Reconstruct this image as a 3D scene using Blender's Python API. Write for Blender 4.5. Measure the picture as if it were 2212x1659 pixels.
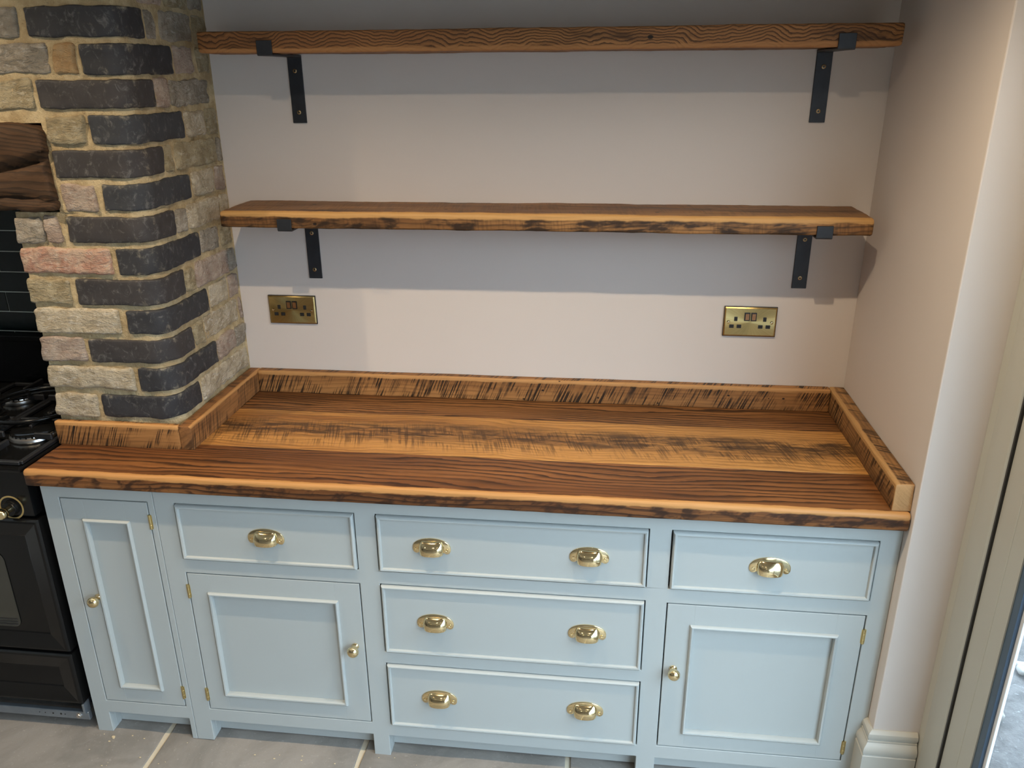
import bpy, bmesh, math, random
from math import pi, sin, cos, radians
from mathutils import Vector, Matrix, noise

for o in list(bpy.data.objects):
    bpy.data.objects.remove(o, do_unlink=True)
SC = bpy.context.scene
COL = SC.collection
random.seed(7)

# ------------------------------------------------------------------ camera
cam_d = bpy.data.cameras.new('camera')
cam = bpy.data.objects.new('camera', cam_d)
COL.objects.link(cam)
YAW, PITCH, ROLL, FPX = -0.11786, -0.36682, -0.00764, 1743.18
fw = Vector((sin(YAW)*cos(PITCH), cos(YAW)*cos(PITCH), sin(PITCH)))
rt = Vector((cos(YAW), -sin(YAW), 0))
up = rt.cross(fw)
R_ = rt*cos(ROLL) + up*sin(ROLL)
U_ = -rt*sin(ROLL) + up*cos(ROLL)
m = Matrix((R_, U_, -fw)).transposed().to_4x4()
m.translation = Vector((1.0861, -2.2979, 1.8002))
cam.matrix_world = m
cam_d.sensor_width = 36
cam_d.lens = FPX/2212*36
cam_d.clip_start = 0.05
SC.camera = cam

# ------------------------------------------------------------------ world, exposure
world = bpy.data.worlds.new('World')
SC.world = world
world.use_nodes = True
bg = world.node_tree.nodes['Background']
bg.inputs[0].default_value = (0.66, 0.83, 1.0, 1)
bg.inputs[1].default_value = 13.0
SC.view_settings.view_transform = 'Standard'
SC.view_settings.look = 'None'
SC.view_settings.gamma = 1
SC.view_settings.use_curve_mapping = False
SC.view_settings.exposure = 0.0
# sampling portal in the glazed opening (guides sky light, emits nothing)
pd = bpy.data.lights.new('door_portal', 'AREA')
pd.shape = 'RECTANGLE'; pd.size = 3.55; pd.size_y = 2.1
pd.cycles.is_portal = True
po = bpy.data.objects.new('door_portal', pd)
COL.objects.link(po)
po.location = (2.0, -2.51, 1.06)
po.rotation_euler = (radians(90), 0, radians(90))

WARM = (1.0, 0.80, 0.56)
LAMP_W = 46.0
SPOT_DEG = 142

# ------------------------------------------------------------------ helpers
def finish(name, bm, mat=None, parent=None, smooth=False, loc=None, rot=None):
    me = bpy.data.meshes.new(name)
    bmesh.ops.recalc_face_normals(bm, faces=bm.faces[:])
    bm.to_mesh(me); bm.free()
    if smooth:
        for p in me.polygons: p.use_smooth = True
        if smooth != True:
            try: me.set_sharp_from_angle(angle=radians(smooth))
            except Exception: pass
    o = bpy.data.objects.new(name, me)
    COL.objects.link(o)
    if mat: me.materials.append(mat)
    if parent: o.parent = parent
    if loc: o.location = loc
    if rot: o.rotation_euler = rot
    return o

def empty(name, loc=(0, 0, 0), rot=None, parent=None):
    o = bpy.data.objects.new(name, None)
    COL.objects.link(o)
    o.location = loc
    o.empty_display_size = 0.05
    if rot: o.rotation_euler = rot
    if parent: o.parent = parent
    return o

def tag(o, label, cat, group=None):
    o['label'] = label; o['category'] = cat
    if group: o['group'] = group
    return o

def struct(o, label=None):
    o['kind'] = 'structure'
    if label: o['label'] = label
    return o

def box(bm, x0, x1, y0, y1, z0, z1, bev=0, seg=1):
    vs = [bm.verts.new((x, y, z)) for x in (x0, x1) for y in (y0, y1) for z in (z0, z1)]
    idx = [(0,1,3,2),(4,6,7,5),(0,4,5,1),(2,3,7,6),(0,2,6,4),(1,5,7,3)]
    fs = [bm.faces.new([vs[i] for i in f]) for f in idx]
    if bev:
        es = list({e for f in fs for e in f.edges})
        bmesh.ops.bevel(bm, geom=es, offset=bev, segments=seg, affect='EDGES', profile=0.5)
    return bm

def boxobj(name, b, mat, parent=None, bev=0, seg=1):
    bm = bmesh.new(); box(bm, *b, bev=bev, seg=seg)
    return finish(name, bm, mat, parent)

def lattice(L, r, step):
    if r <= 0: r = 1e-4
    n = max(1, int(round((L-2*r)/step)))
    return [0, r*.35] + [r+(L-2*r)*i/n for i in range(n+1)] + [L-r*.35, L]

def rough_box(size, r, step, amps, seed, mapf=None, bm=None):
    """closed rounded box, origin at its min corner, roughened, optionally mapped"""
    bm = bm or bmesh.new()
    ax = [lattice(size[i], r, step[i]) for i in range(3)]
    n = [len(a)-1 for a in ax]
    V = {}
    sd = Vector((seed*3.17, seed*1.91, seed*7.3))
    def v(i, j, k):
        key = (i, j, k)
        if key not in V:
            p = Vector((ax[0][i], ax[1][j], ax[2][k]))
            q = Vector([min(max(p[c], r), size[c]-r) for c in range(3)])
            d = p-q
            if d.length > 1e-9: p = q + d.normalized()*r
            for amp, fr in amps:
                p = p + noise.noise_vector(p*fr+sd)*amp
            if mapf: p = Vector(mapf(p))
            V[key] = bm.verts.new(p)
        return V[key]
    for a, b, c in ((0,1,2),(0,2,1),(1,2,0)):
        for side in (0, n[c]):
            for i in range(n[a]):
                for j in range(n[b]):
                    q = []
                    for di, dj in ((0,0),(1,0),(1,1),(0,1)):
                        t = [0,0,0]; t[a] = i+di; t[b] = j+dj; t[c] = side
                        q.append(v(*t))
                    try: bm.faces.new(q)
                    except ValueError: pass
    return bm

def extrude_profile(prof, x0, x1, step=0.02, wob=None, seed=0, endr=0.0, bm=None):
    """prof: list of (y,z) closed loop; extruded along X with wobble and eased ends"""
    bm = bm or bmesh.new()
    cy = sum(p[0] for p in prof)/len(prof); cz = sum(p[1] for p in prof)/len(prof)
    hy = max(abs(p[0]-cy) for p in prof); hz = max(abs(p[1]-cz) for p in prof)
    xs = []
    n = max(1, int((x1-x0)/step))
    if endr > 0:
        xs = [(x0, endr), (x0+endr*.3, endr*.3), (x0+endr, 0)]
        xs += [(x0+endr+(x1-x0-2*endr)*i/n, 0) for i in range(1, n)]
        xs += [(x1-endr, 0), (x1-endr*.3, endr*.3), (x1, endr)]
    else:
        xs = [(x0+(x1-x0)*i/n, 0) for i in range(n+1)]
    rings = []
    sd = Vector((seed*2.3, seed*5.1, seed*1.7))
    for x, e in xs:
        ring = []
        for (y, z) in prof:
            yy = cy+(y-cy)*(1-e/hy); zz = cz+(z-cz)*(1-e/hz)
            p = Vector((x, yy, zz))
            if wob:
                for amp, fx, fyz in wob:
                    nv = noise.noise_vector(Vector((x*fx, yy*fyz, zz*fyz))+sd)*amp
                    p = p + Vector((nv.x*.3, nv.y, nv.z))
            ring.append(bm.verts.new(p))
        rings.append(ring)
    k = len(prof)
    for a, b in zip(rings, rings[1:]):
        for i in range(k):
            bm.faces.new((a[i], a[(i+1) % k], b[(i+1) % k], b[i]))
    bm.faces.new(rings[0]); bm.faces.new(list(reversed(rings[-1])))
    return bm

def rounded_rect(y0, y1, z0, z1, rs, seg=4, extra=0):
    """rs: radii for corners (y0z0, y1z0, y1z1, y0z1); straight runs subdivided"""
    cs = [(y0, z0, pi, rs[0]), (y1, z0, 1.5*pi, rs[1]), (y1, z1, 0, rs[2]), (y0, z1, .5*pi, rs[3])]
    pts = []
    for y, z, a0, r in cs:
        oy = y+r if y == y0 else y-r
        oz = z+r if z == z0 else z-r
        for i in range(seg+1):
            a = a0+i*pi/2/seg
            pts.append((oy+r*cos(a), oz+r*sin(a)))
    out = []
    for i, p in enumerate(pts):
        q = pts[(i+1) % len(pts)]
        out.append(p)
        d = math.hypot(q[0]-p[0], q[1]-p[1])
        if extra and d > extra*1.5:
            n = int(d/extra)
            for j in range(1, n): out.append((p[0]+(q[0]-p[0])*j/n, p[1]+(q[1]-p[1])*j/n))
    return out

def lathe(prof, seg=24, axis='z', bm=None, origin=(0,0,0), capped=True):
    """prof: list of (r, h)"""
    bm = bm or bmesh.new()
    rings = []
    ox, oy, oz = origin
    for r, h in prof:
        ring = []
        for i in range(seg):
            a = 2*pi*i/seg
            c, s = r*cos(a), r*sin(a)
            p = {'z': (ox+c, oy+s, oz+h), 'y': (ox+c, oy-h, oz+s), 'x': (ox+h, oy+c, oz+s)}[axis]
            ring.append(bm.verts.new(p))
        rings.append(ring)
    for a, b in zip(rings, rings[1:]):
        for i in range(seg):
            bm.faces.new((a[i], a[(i+1) % seg], b[(i+1) % seg], b[i]))
    if capped:
        bm.faces.new(rings[0]); bm.faces.new(rings[-1])
    return bm

def ring_torus(bm, R, r, z, cx, cy, seg=48, ts=8, a0=0, a1=2*pi):
    closed = abs(a1-a0-2*pi) < 1e-6
    N = seg if closed else seg+1
    rings = []
    for i in range(N):
        a = a0+(a1-a0)*i/seg
        rings.append([bm.verts.new((cx+(R+r*cos(2*pi*j/ts))*cos(a), cy+(R+r*cos(2*pi*j/ts))*sin(a), z+r*sin(2*pi*j/ts))) for j in range(ts)])
    pairs = list(zip(rings, rings[1:]))+([(rings[-1], rings[0])] if closed else [])
    for A, B in pairs:
        for j in range(ts):
            bm.faces.new((A[j], A[(j+1) % ts], B[(j+1) % ts], B[j]))
    return bm

def copy_tree(o, parent=None):
    c = o.copy(); COL.objects.link(c); c.parent = parent
    for ch in o.children: copy_tree(ch, c)
    return c

# ------------------------------------------------------------------ materials
class G:
    def __init__(s, name):
        s.mat = bpy.data.materials.new(name); s.mat.use_nodes = True
        s.nt = s.mat.node_tree; s.nt.nodes.clear()
        s.out = s.nt.nodes.new('ShaderNodeOutputMaterial')
        s.p = s.nt.nodes.new('ShaderNodeBsdfPrincipled')
        s.nt.links.new(s.p.outputs[0], s.out.inputs[0])
    def put(s, sock, val):
        if isinstance(val, bpy.types.NodeSocket): s.nt.links.new(val, sock)
        elif val is not None:
            if isinstance(val, (tuple, list)) and len(val) == 3 and sock.type == 'RGBA': val = (*val, 1)
            sock.default_value = val
    def n(s, t, **k):
        nd = s.nt.nodes.new(t)
        for a, v in k.items(): setattr(nd, a, v)
        return nd
    def math(s, op, a, b=None, c=None, clamp=False):
        nd = s.n('ShaderNodeMath', operation=op, use_clamp=clamp)
        s.put(nd.inputs[0], a); s.put(nd.inputs[1], b); s.put(nd.inputs[2], c)
        return nd.outputs[0]
    def mix(s, f, a, b, mode='MIX'):
        nd = s.n('ShaderNodeMix', data_type='RGBA', blend_type=mode)
        s.put(nd.inputs[0], f); s.put(nd.inputs[6], a); s.put(nd.inputs[7], b)
        return nd.outputs[2]
    def obj(s):
        return s.n('ShaderNodeTexCoord').outputs['Object']
    def map(s, v, scale=(1,1,1), loc=(0,0,0), rot=(0,0,0)):
        nd = s.n('ShaderNodeMapping')
        s.put(nd.inputs[0], v); nd.inputs[1].default_value = loc
        nd.inputs[2].default_value = rot; nd.inputs[3].default_value = scale
        return nd.outputs[0]
    def noise(s, v, scale=1, detail=3, rough=.5, dist=0):
        nd = s.n('ShaderNodeTexNoise')
        s.put(nd.inputs['Vector'], v); nd.inputs['Scale'].default_value = scale
        nd.inputs['Detail'].default_value = detail; nd.inputs['Roughness'].default_value = rough
        nd.inputs['Distortion'].default_value = dist
        return nd.outputs[0]
    def step(s, v, a, b, lo=0., hi=1.):
        nd = s.n('ShaderNodeMapRange', interpolation_type='SMOOTHSTEP')
        s.put(nd.inputs[0], v); nd.inputs[1].default_value = a; nd.inputs[2].default_value = b
        nd.inputs[3].default_value = lo; nd.inputs[4].default_value = hi
        return nd.outputs[0]
    def ramp(s, f, stops):
        nd = s.n('ShaderNodeValToRGB'); s.put(nd.inputs[0], f)
        el = nd.color_ramp.elements
        while len(el) < len(stops): el.new(0.5)
        for e, (p, c) in zip(el, stops): e.position = p; e.color = (*c, 1)
        return nd.outputs[0]
    def xyz(s, v):
        nd = s.n('ShaderNodeSeparateXYZ'); s.put(nd.inputs[0], v); return nd.outputs
    def comb(s, x, y, z):
        nd = s.n('ShaderNodeCombineXYZ')
        s.put(nd.inputs[0], x); s.put(nd.inputs[1], y); s.put(nd.inputs[2], z); return nd.outputs[0]
    def bump(s, h, strength=.3, dist=.002, normal=None):
        nd = s.n('ShaderNodeBump'); nd.inputs['Strength'].default_value = strength
        nd.inputs['Distance'].default_value = dist; s.put(nd.inputs['Height'], h)
        if normal: s.put(nd.inputs['Normal'], normal)
        s.put(s.p.inputs['Normal'], nd.outputs[0]); return nd.outputs[0]
    def set(s, **k):
        for a, v in k.items(): s.put(s.p.inputs[a.replace('_', ' ')], v)
        return s

def plain(name, col, rough=.5, metal=0., spec=.5, coat=0., nscale=0, namt=.06, bump=0., bscale=200):
    g = G(name)
    c = (*col, 1)
    if nscale:
        f = g.noise(g.obj(), nscale, 4, .6)
        c = g.mix(f, tuple(x*(1-namt) for x in col), tuple(min(1, x*(1+namt)) for x in col))
    g.set(Base_Color=c, Roughness=rough, Metallic=metal)
    g.p.inputs['Specular IOR Level'].default_value = spec
    if coat: g.set(Coat_Weight=coat, Coat_Roughness=.1)
    if bump: g.bump(g.noise(g.obj(), bscale, 3, .6), bump, .001)
    return g.mat

def wood(name, seed=0, light=(.50,.26,.095), mid=(.27,.118,.042), dark=(.055,.026,.014),
         ring=110, warp=5., gx=1.5, cleanend=None, ringamt=.55, saw=0., slant=.35, sawfreq=170, patina=.3, midband=None,
         bands=0., bandfreq=24, edge=None, edgecol=(.62,.34,.13), face=None, nails=0., rough=.42, tone=.5):
    """edge: (y_front, z_top, width): worn pale arris.  face: (z) front-face treatment below the arris"""
    g = G(name)
    P = g.obj()
    x, y, z = g.xyz(P)
    V = g.map(P, loc=(seed*3.71, seed*1.37, seed*2.11))
    n1 = g.noise(g.map(V, (gx, 7, 7)), 1, 2., .45)
    n2 = g.noise(g.map(V, (gx*5, 30, 30)), 1, 3, .6)
    gg = g.math('ADD', g.math('MULTIPLY', g.math('ADD', y, g.math('MULTIPLY', z, 1.3)), ring),
                g.math('ADD', g.math('MULTIPLY', n1, warp*2), g.math('MULTIPLY', n2, 1.1)))
    fr_ = g.math('FRACT', gg)
    lines = g.math('MULTIPLY', g.step(fr_, .35, .92), g.step(fr_, 1.0, .94))
    lines = g.math('MULTIPLY', lines, g.step(g.noise(g.map(V, (2.2, 11, 11), (5,5,5)), 1, 2), .30, .52, .35, 1.0))
    big = g.step(g.noise(g.map(V, (.9, 10, 10), (9,1,4)), 1, 3, .55), tone-.17, tone+.17)
    col = g.mix(big, mid, light)
    fib = g.noise(g.map(V, (9, 330, 330)), 1, 3, .6)
    col = g.mix(g.math('MULTIPLY', g.step(fib, .38, .7), .35), col, tuple(c*.55 for c in mid))
    gf = g.math('FRACT', g.math('MULTIPLY', gg, 2.7))
    lines2 = g.math('MULTIPLY', g.math('POWER', gf, 2.), g.step(g.noise(g.map(V, (3, 14, 14), (1,8,2)), 1, 2), .40, .60))
    lc = tuple(a*.10+b*.90 for a, b in zip(mid, dark))
    col = g.mix(g.math('MULTIPLY', lines2, ringamt*.45), col, lc)
    col = g.mix(g.math('MULTIPLY', lines, ringamt), col, lc)
    pat = g.step(g.noise(g.map(V, (3.2, 15, 15), (2,7,1)), 1, 4, .65), .52, .74)
    col = g.mix(g.math('MULTIPLY', pat, patina), col, dark)
    rel = g.math('MULTIPLY', lines, -.4)
    if midband:                       # dirty streak along the middle of a board
        yc, wd = midband
        dd = g.math('ABSOLUTE', g.math('SUBTRACT', y, yc))
        dd = g.math('ADD', dd, g.math('MULTIPLY', g.math('SUBTRACT', g.noise(g.map(V, (4, 25, 25), (1,3,5)), 1, 4, .6), .5), .11))
        mb = g.step(dd, wd, wd*.25)
        mb = g.math('MULTIPLY', mb, g.step(g.noise(g.map(V, (11, 50, 50)), 1, 4, .7), .34, .62))
        col = g.mix(g.math('MULTIPLY', mb, .9), col, tuple(c*1.3 for c in dark))
    else: mb = None
    if saw:
        u = g.math('ADD', x, g.math('MULTIPLY', g.math('ADD', y, z), slant))
        w = g.noise(g.comb(g.math('MULTIPLY', u, sawfreq), g.math('MULTIPLY', y, 9), g.math('MULTIPLY', z, 9)), 1, 2, .5)
        st = g.step(w, .45, .58)
        cl = g.step(g.noise(g.comb(g.math('MULTIPLY', u, 21), g.math('MULTIPLY', y, 16), g.math('MULTIPLY', z, 16)), 1, 2), .36, .56)
        sm = g.math('MULTIPLY', st, cl)
        if mb is not None:
            dd2 = g.math('ABSOLUTE', g.math('SUBTRACT', y, midband[0]-.03))
            sm = g.math('MULTIPLY', sm, g.step(dd2, midband[1]*1.35, midband[1]*.35))
        sm = g.math('MULTIPLY', sm, saw)
        col = g.mix(sm, col, dark)
        rel = g.math('SUBTRACT', rel, sm)
    if bands:
        u = g.math('ADD', x, g.math('MULTIPLY', z, -.55))
        b = g.step(g.noise(g.comb(g.math('MULTIPLY', u, bandfreq), g.math('MULTIPLY', z, 30), 3.3+seed), 1, 3, .6, .4), .44, .60)
        b = g.math('MULTIPLY', b, g.step(g.noise(g.map(V, (30, 90, 90)), 1, 3), .22, .5, .35, 1.))
        if face is not None: b = g.math('MULTIPLY', b, g.step(y, face+.004, face))
        col = g.mix(g.math('MULTIPLY', b, bands), col, dark)
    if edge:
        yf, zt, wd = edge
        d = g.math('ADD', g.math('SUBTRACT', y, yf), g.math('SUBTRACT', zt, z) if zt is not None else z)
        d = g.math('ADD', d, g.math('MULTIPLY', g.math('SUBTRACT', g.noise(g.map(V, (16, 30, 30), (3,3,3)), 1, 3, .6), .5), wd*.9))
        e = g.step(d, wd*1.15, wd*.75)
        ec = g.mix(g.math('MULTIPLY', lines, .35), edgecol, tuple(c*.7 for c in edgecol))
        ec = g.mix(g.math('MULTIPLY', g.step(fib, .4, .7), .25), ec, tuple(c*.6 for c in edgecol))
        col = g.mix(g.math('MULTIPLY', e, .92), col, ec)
    if cleanend:
        cm = g.step(x, cleanend, cleanend+.0015)
        col = g.mix(g.math('MULTIPLY', cm, .95), col, g.mix(fib, (.42,.23,.10), (.56,.34,.15)))
    if nails:
        vo = g.n('ShaderNodeTexVoronoi'); vo.inputs['Scale'].default_value = 1
        g.put(vo.inputs['Vector'], g.map(V, (nails, nails*1.4, nails*1.4)))
        nh = g.step(vo.outputs['Distance'], .075, .045)
        col = g.mix(g.math('MULTIPLY', nh, .95), col, (.012,.009,.008))
        rel = g.math('SUBTRACT', rel, g.math('MULTIPLY', nh, 2))
    g.set(Base_Color=col, Roughness=g.math('ADD', rough, g.math('MULTIPLY', fib, .12)))
    g.p.inputs['Specular IOR Level'].default_value = .28
    g.bump(g.math('ADD', rel, g.math('MULTIPLY', fib, .35)), .35, .0012)
    return g.mat

def brick_mat(name, cols, white=.35, soot=.25, seed=0):
    g = G(name)
    P = g.map(g.obj(), loc=(seed, seed*2, seed*.5))
    f = g.noise(P, 22, 5, .65, .4)
    c = g.mix(g.step(f, .36, .64), cols[0], cols[1])
    c = g.mix(g.math('MULTIPLY', g.step(g.noise(g.map(P, (1,1,2.2), (4,4,4)), 34, 6, .72, .8), .52, .66), white), c, cols[2])
    c = g.mix(g.math('MULTIPLY', g.step(g.noise(g.map(P, (1,1,1), (8,1,3)), 75, 5, .7), .55, .72), soot), c, (.06,.05,.04))
    g.set(Base_Color=c, Roughness=.92); g.p.inputs['Specular IOR Level'].default_value = .15
    h = g.math('ADD', g.noise(P, 60, 6, .7), g.math('MULTIPLY', g.noise(g.map(P, (1,1,2.5)), 30, 4, .7, 1.), 1.2))
    g.bump(h, 1., .009)
    return g.mat

def black_brick_mat(name, base, seed):
    g = G(name)
    P = g.map(g.obj(), loc=(seed*2.3, seed, seed*.7))
    f = g.noise(P, 16, 5, .6)
    c = g.mix(f, tuple(b*.55 for b in base), tuple(b*1.5 for b in base))
    ch = g.noise(g.map(P, (1,1,.7)), 45, 6, .75, 1.2)
    c = g.mix(g.math('MULTIPLY', g.step(ch, .52, .72), .55), c, (.19,.185,.175))
    ge = g.n('ShaderNodeNewGeometry')
    pt = g.step(g.math('ADD', ge.outputs['Pointiness'], g.math('MULTIPLY', g.math('SUBTRACT', g.noise(P, 38, 4, .7), .5), .22)), .53, .60)
    c = g.mix(g.math('MULTIPLY', pt, .75), c, (.34,.30,.22))
    g.set(Base_Color=c, Roughness=g.math('ADD', .5, g.math('MULTIPLY', f, .3)))
    g.p.inputs['Specular IOR Level'].default_value = .35
    g.bump(g.noise(P, 70, 5, .65), .35, .003)
    return g.mat

def brass(name, col=(.80,.65,.38), rough=.10):
    g = G(name); g.set(Base_Color=col, Metallic=1., Roughness=rough)
    return g.mat

M = {}
def mk_wall(name, col):
    g = G(name)
    f = g.noise(g.obj(), 3, 3, .5)
    c = g.mix(f, tuple(x*.98 for x in col), tuple(min(1, x*1.02) for x in col))
    g.set(Base_Color=c, Roughness=.85); g.p.inputs['Specular IOR Level'].default_value = .25
    g.bump(g.math('ADD', g.noise(g.obj(), 260, 3, .6), g.math('MULTIPLY', g.noise(g.obj(), 12, 3, .6), 2)), .12, .001)
    return g.mat
M['wall'] = mk_wall('wall_paint', (.645, .585, .54))
M['ceil'] = mk_wall('ceiling_paint', (.46, .44, .40))
M['room'] = mk_wall('far_room_paint', (.24, .21, .18))
M['cab'] = plain('cabinet_paint', (.405, .430, .418), .42, nscale=6, namt=.02, bump=.05, bscale=420)
M['skirt'] = plain('skirting_paint', (.50, .49, .44), .4, nscale=6, namt=.02)
M['frame'] = plain('door_frame_paint', (.46, .45, .39), .4, nscale=5, namt=.03)
M['brass'] = brass('polished_brass')
M['brass_dull'] = brass('satin_brass', (.62,.50,.24), .32)
M['black'] = plain('black_plastic', (.012,.011,.010), .35)
M['gap'] = plain('dark_gap', (.02,.02,.02), .9)
M['iron'] = plain('blackened_steel', (.028,.031,.037), .42, metal=.35, nscale=25, namt=.5, bump=.15, bscale=60)
M['enamel'] = plain('black_enamel', (.006,.006,.006), .18, spec=.3)
M['castiron'] = plain('cast_iron', (.015,.015,.016), .45, bump=.2, bscale=300)
M['alu'] = plain('aluminium', (.62,.60,.57), .3, metal=1.)
M['zinc'] = plain('zinc_steel', (.30,.34,.38), .4, metal=.8, nscale=30, namt=.2)
M['screw'] = plain('screw_brass', (.45,.32,.17), .35, metal=1.)
M['dial'] = plain('dial_gold', (.60,.44,.18), .4, metal=.6)
M['rocker'] = plain('copper_rocker', (.50,.30,.16), .28, metal=1.)
M['gasket'] = plain('glazing_gasket', (.05,.08,.12), .25)
M['upvc'] = plain('outer_bead_white', (.75,.77,.80), .4)

# brushed socket plate
g = G('brushed_brass_plate')
tn = g.n('ShaderNodeTangent', direction_type='RADIAL', axis='Z')
g.put(g.p.inputs['Tangent'], tn.outputs[0])
px, py, pz = g.xyz(g.obj())
ang = g.math('ARCTAN2', py, px)
f = g.noise(g.comb(g.math('MULTIPLY', ang, 3.), 0, 0), 3, 4, .7)
g.set(Base_Color=g.mix(f, (.40,.27,.09), (.66,.53,.25)), Metallic=1., Roughness=.3, Anisotropic=.85)
M['plate'] = g.mat

# glass with real surface reflection, clear otherwise
g = G('window_glass')
tr = g.n('ShaderNodeBsdfTransparent'); tr.inputs[0].default_value = (.93,.96,.97,1)
gl = g.n('ShaderNodeBsdfGlossy'); gl.inputs['Roughness'].default_value = .02
lw = g.n('ShaderNodeLayerWeight'); lw.inputs[0].default_value = .5
fac = g.math('ADD', .04, g.math('MULTIPLY', g.math('POWER', lw.outputs['Facing'], 5.), .4))
mx = g.n('ShaderNodeMixShader')
g.nt.links.new(fac, mx.inputs[0]); g.nt.links.new(tr.outputs[0], mx.inputs[1]); g.nt.links.new(gl.outputs[0], mx.inputs[2])
g.nt.links.new(mx.outputs[0], g.out.inputs[0]); g.nt.nodes.remove(g.p)
M['glass'] = g.mat

# mortar
g = G('sandy_lime_mortar')
P = g.obj()
f = g.noise(P, 18, 5, .65)
c = g.mix(g.step(f, .35, .65), (.42,.315,.175), (.60,.48,.29))
c = g.mix(g.math('MULTIPLY', g.step(g.noise(P, 340, 2, .5), .66, .74), .7), c, (.72,.58,.36))
c = g.mix(g.math('MULTIPLY', g.step(g.noise(g.map(P, loc=(3,2,1)), 260, 2, .5), .66, .74), .6), c, (.12,.08,.04))
g.set(Base_Color=c, Roughness=.95); g.p.inputs['Specular IOR Level'].default_value = .1
g.bump(g.math('ADD', g.noise(P, 300, 4, .7), g.math('MULTIPLY', g.noise(P, 70, 4, .6), 2)), .8, .004)
M['mortar'] = g.mat

# flagstone
def stone(name, a, b, seed):
    g = G(name)
    P = g.map(g.obj(), loc=(seed, seed, 0))
    f = g.noise(P, 5, 6, .62, .6)
    c = g.mix(g.step(f, .35, .65), a, b)
    c = g.mix(g.math('MULTIPLY', g.step(g.noise(P, 120, 3, .6), .62, .75), .35), c, (.50,.46,.40))
    g.set(Base_Color=c, Roughness=.62)
    g.bump(g.math('ADD', g.noise(P, 14, 6, .65, .6), g.math('MULTIPLY', g.noise(P, 90, 3), .2)), .45, .006)
    return g.mat
M['flag'] = [stone('grey_flagstone', (.225,.20,.17), (.315,.28,.24), 1.), stone('brown_flagstone', (.245,.21,.168), (.335,.285,.23), 4.), stone('blue_flagstone', (.20,.185,.165), (.285,.26,.232), 8.)]
M['grout'] = plain('cream_grout', (.56,.49,.37), .9, nscale=40, namt=.15, bump=.4, bscale=200)

# exterior ground
g = G('rubble_ground')
P = g.obj()
f = g.noise(P, 9, 7, .7, .5)
c = g.mix(g.step(f, .35, .65), (.060,.055,.052), (.115,.105,.10))
c = g.mix(g.step(g.noise(P, 60, 4, .7), .58, .72), c, (.20,.195,.19))
g.set(Base_Color=c, Roughness=.9); g.bump(g.noise(P, 40, 6, .7), .8, .02)
M['ground'] = g.mat

M['palestone'] = plain('pale_stone', (.20,.19,.175), .9, nscale=30, namt=.3, bump=.5, bscale=60)
# ------------------------------------------------------------------ dimensions (metres)
XR = 1.791           # alcove right wall
XS = -.022           # brick side face
YF = -.445           # brick front face
D = .593             # cabinet front
F = .621             # worktop front
ZB, ZT, ZU = .826, .870, .938
PIER = -.632         # right pier front face
CEIL = 2.29

# ------------------------------------------------------------------ room shell
bm = bmesh.new(); box(bm, -.30, 2.02, 0, .12, -.02, CEIL)
struct(finish('wall_back', bm, M['wall']), 'pinkish beige plaster alcove wall behind the shelves')

bm = bmesh.new(); box(bm, XR, 2.02, PIER, 0, 0, CEIL, bev=.003, seg=2)
struct(finish('wall_right', bm, M['wall']), 'plaster pier closing the alcove beside the glazed door')

bm = bmesh.new(); box(bm, -2.7, 2.02, -4.7, .14, CEIL, CEIL+.1)
struct(finish('ceiling', bm, M['ceil']))
bm = bmesh.new(); box(bm, -2.7, 2.02, -4.8, -4.7, -.02, CEIL)
struct(finish('wall_rear', bm, M['room']))
bm = bmesh.new(); box(bm, -2.8, -2.7, -4.7, .14, -.02, CEIL)
struct(finish('wall_far_left', bm, M['room']))
bm = bmesh.new(); box(bm, 1.91, 2.02, -4.7, -4.36, -.02, CEIL); box(bm, 1.91, 2.02, -4.36, PIER, 2.14, CEIL)
struct(finish('wall_door_side', bm, M['wall']))

# floor: grout bed with separate flagstones
floor = boxobj('floor', (-2.7, 2.02, -4.7, .14, -.06, -.004), M['grout'])
struct(floor, 'grey flagstone floor with cream joints')
rnd = random.Random(3)
xs = [-2.7, -2.11, -1.52, -.92, -.143, .445, 1.03, 1.55, 2.02]
k = 0
for a, b in zip(xs, xs[1:]):
    y = .14
    first = True
    while y > -4.69:
        ln = rnd.uniform(.55, .95) if not first else rnd.uniform(1.05, 1.25)
        first = False
        y2 = max(y-ln, -4.7)
        if y2 < -4.5: y2 = -4.7
        gp = .007
        nx = max(2, int((b-a)/.06)); 
        bm = rough_box((b-a-2*gp, y-y2-2*gp, .03), .004, (.06, .06, .03), [(.003, 9), (.0016, 30)], k+1)
        finish('flagstone', bm, M['flag'][(k*7+2) % 3], floor, smooth=40, loc=(a+gp, y2+gp, -.03))
        k += 1
        y = y2

# ---- brick pier (mortar core + individual bricks)
RB = .055
S0 = XS-RB
ARC = RB*pi/2
def path(s):
    if s <= S0: return Vector((s, YF, 0)), Vector((0, -1, 0))
    if s <= S0+ARC:
        a = (s-S0)/RB
        nrm = Vector((sin(a), -cos(a), 0))
        return Vector((S0, YF+RB, 0))+nrm*RB, nrm
    return Vector((XS, YF+RB+(s-S0-ARC), 0)), Vector((1, 0, 0))
def s_of_y(y): return S0+ARC+(y-(YF+RB))

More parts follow.
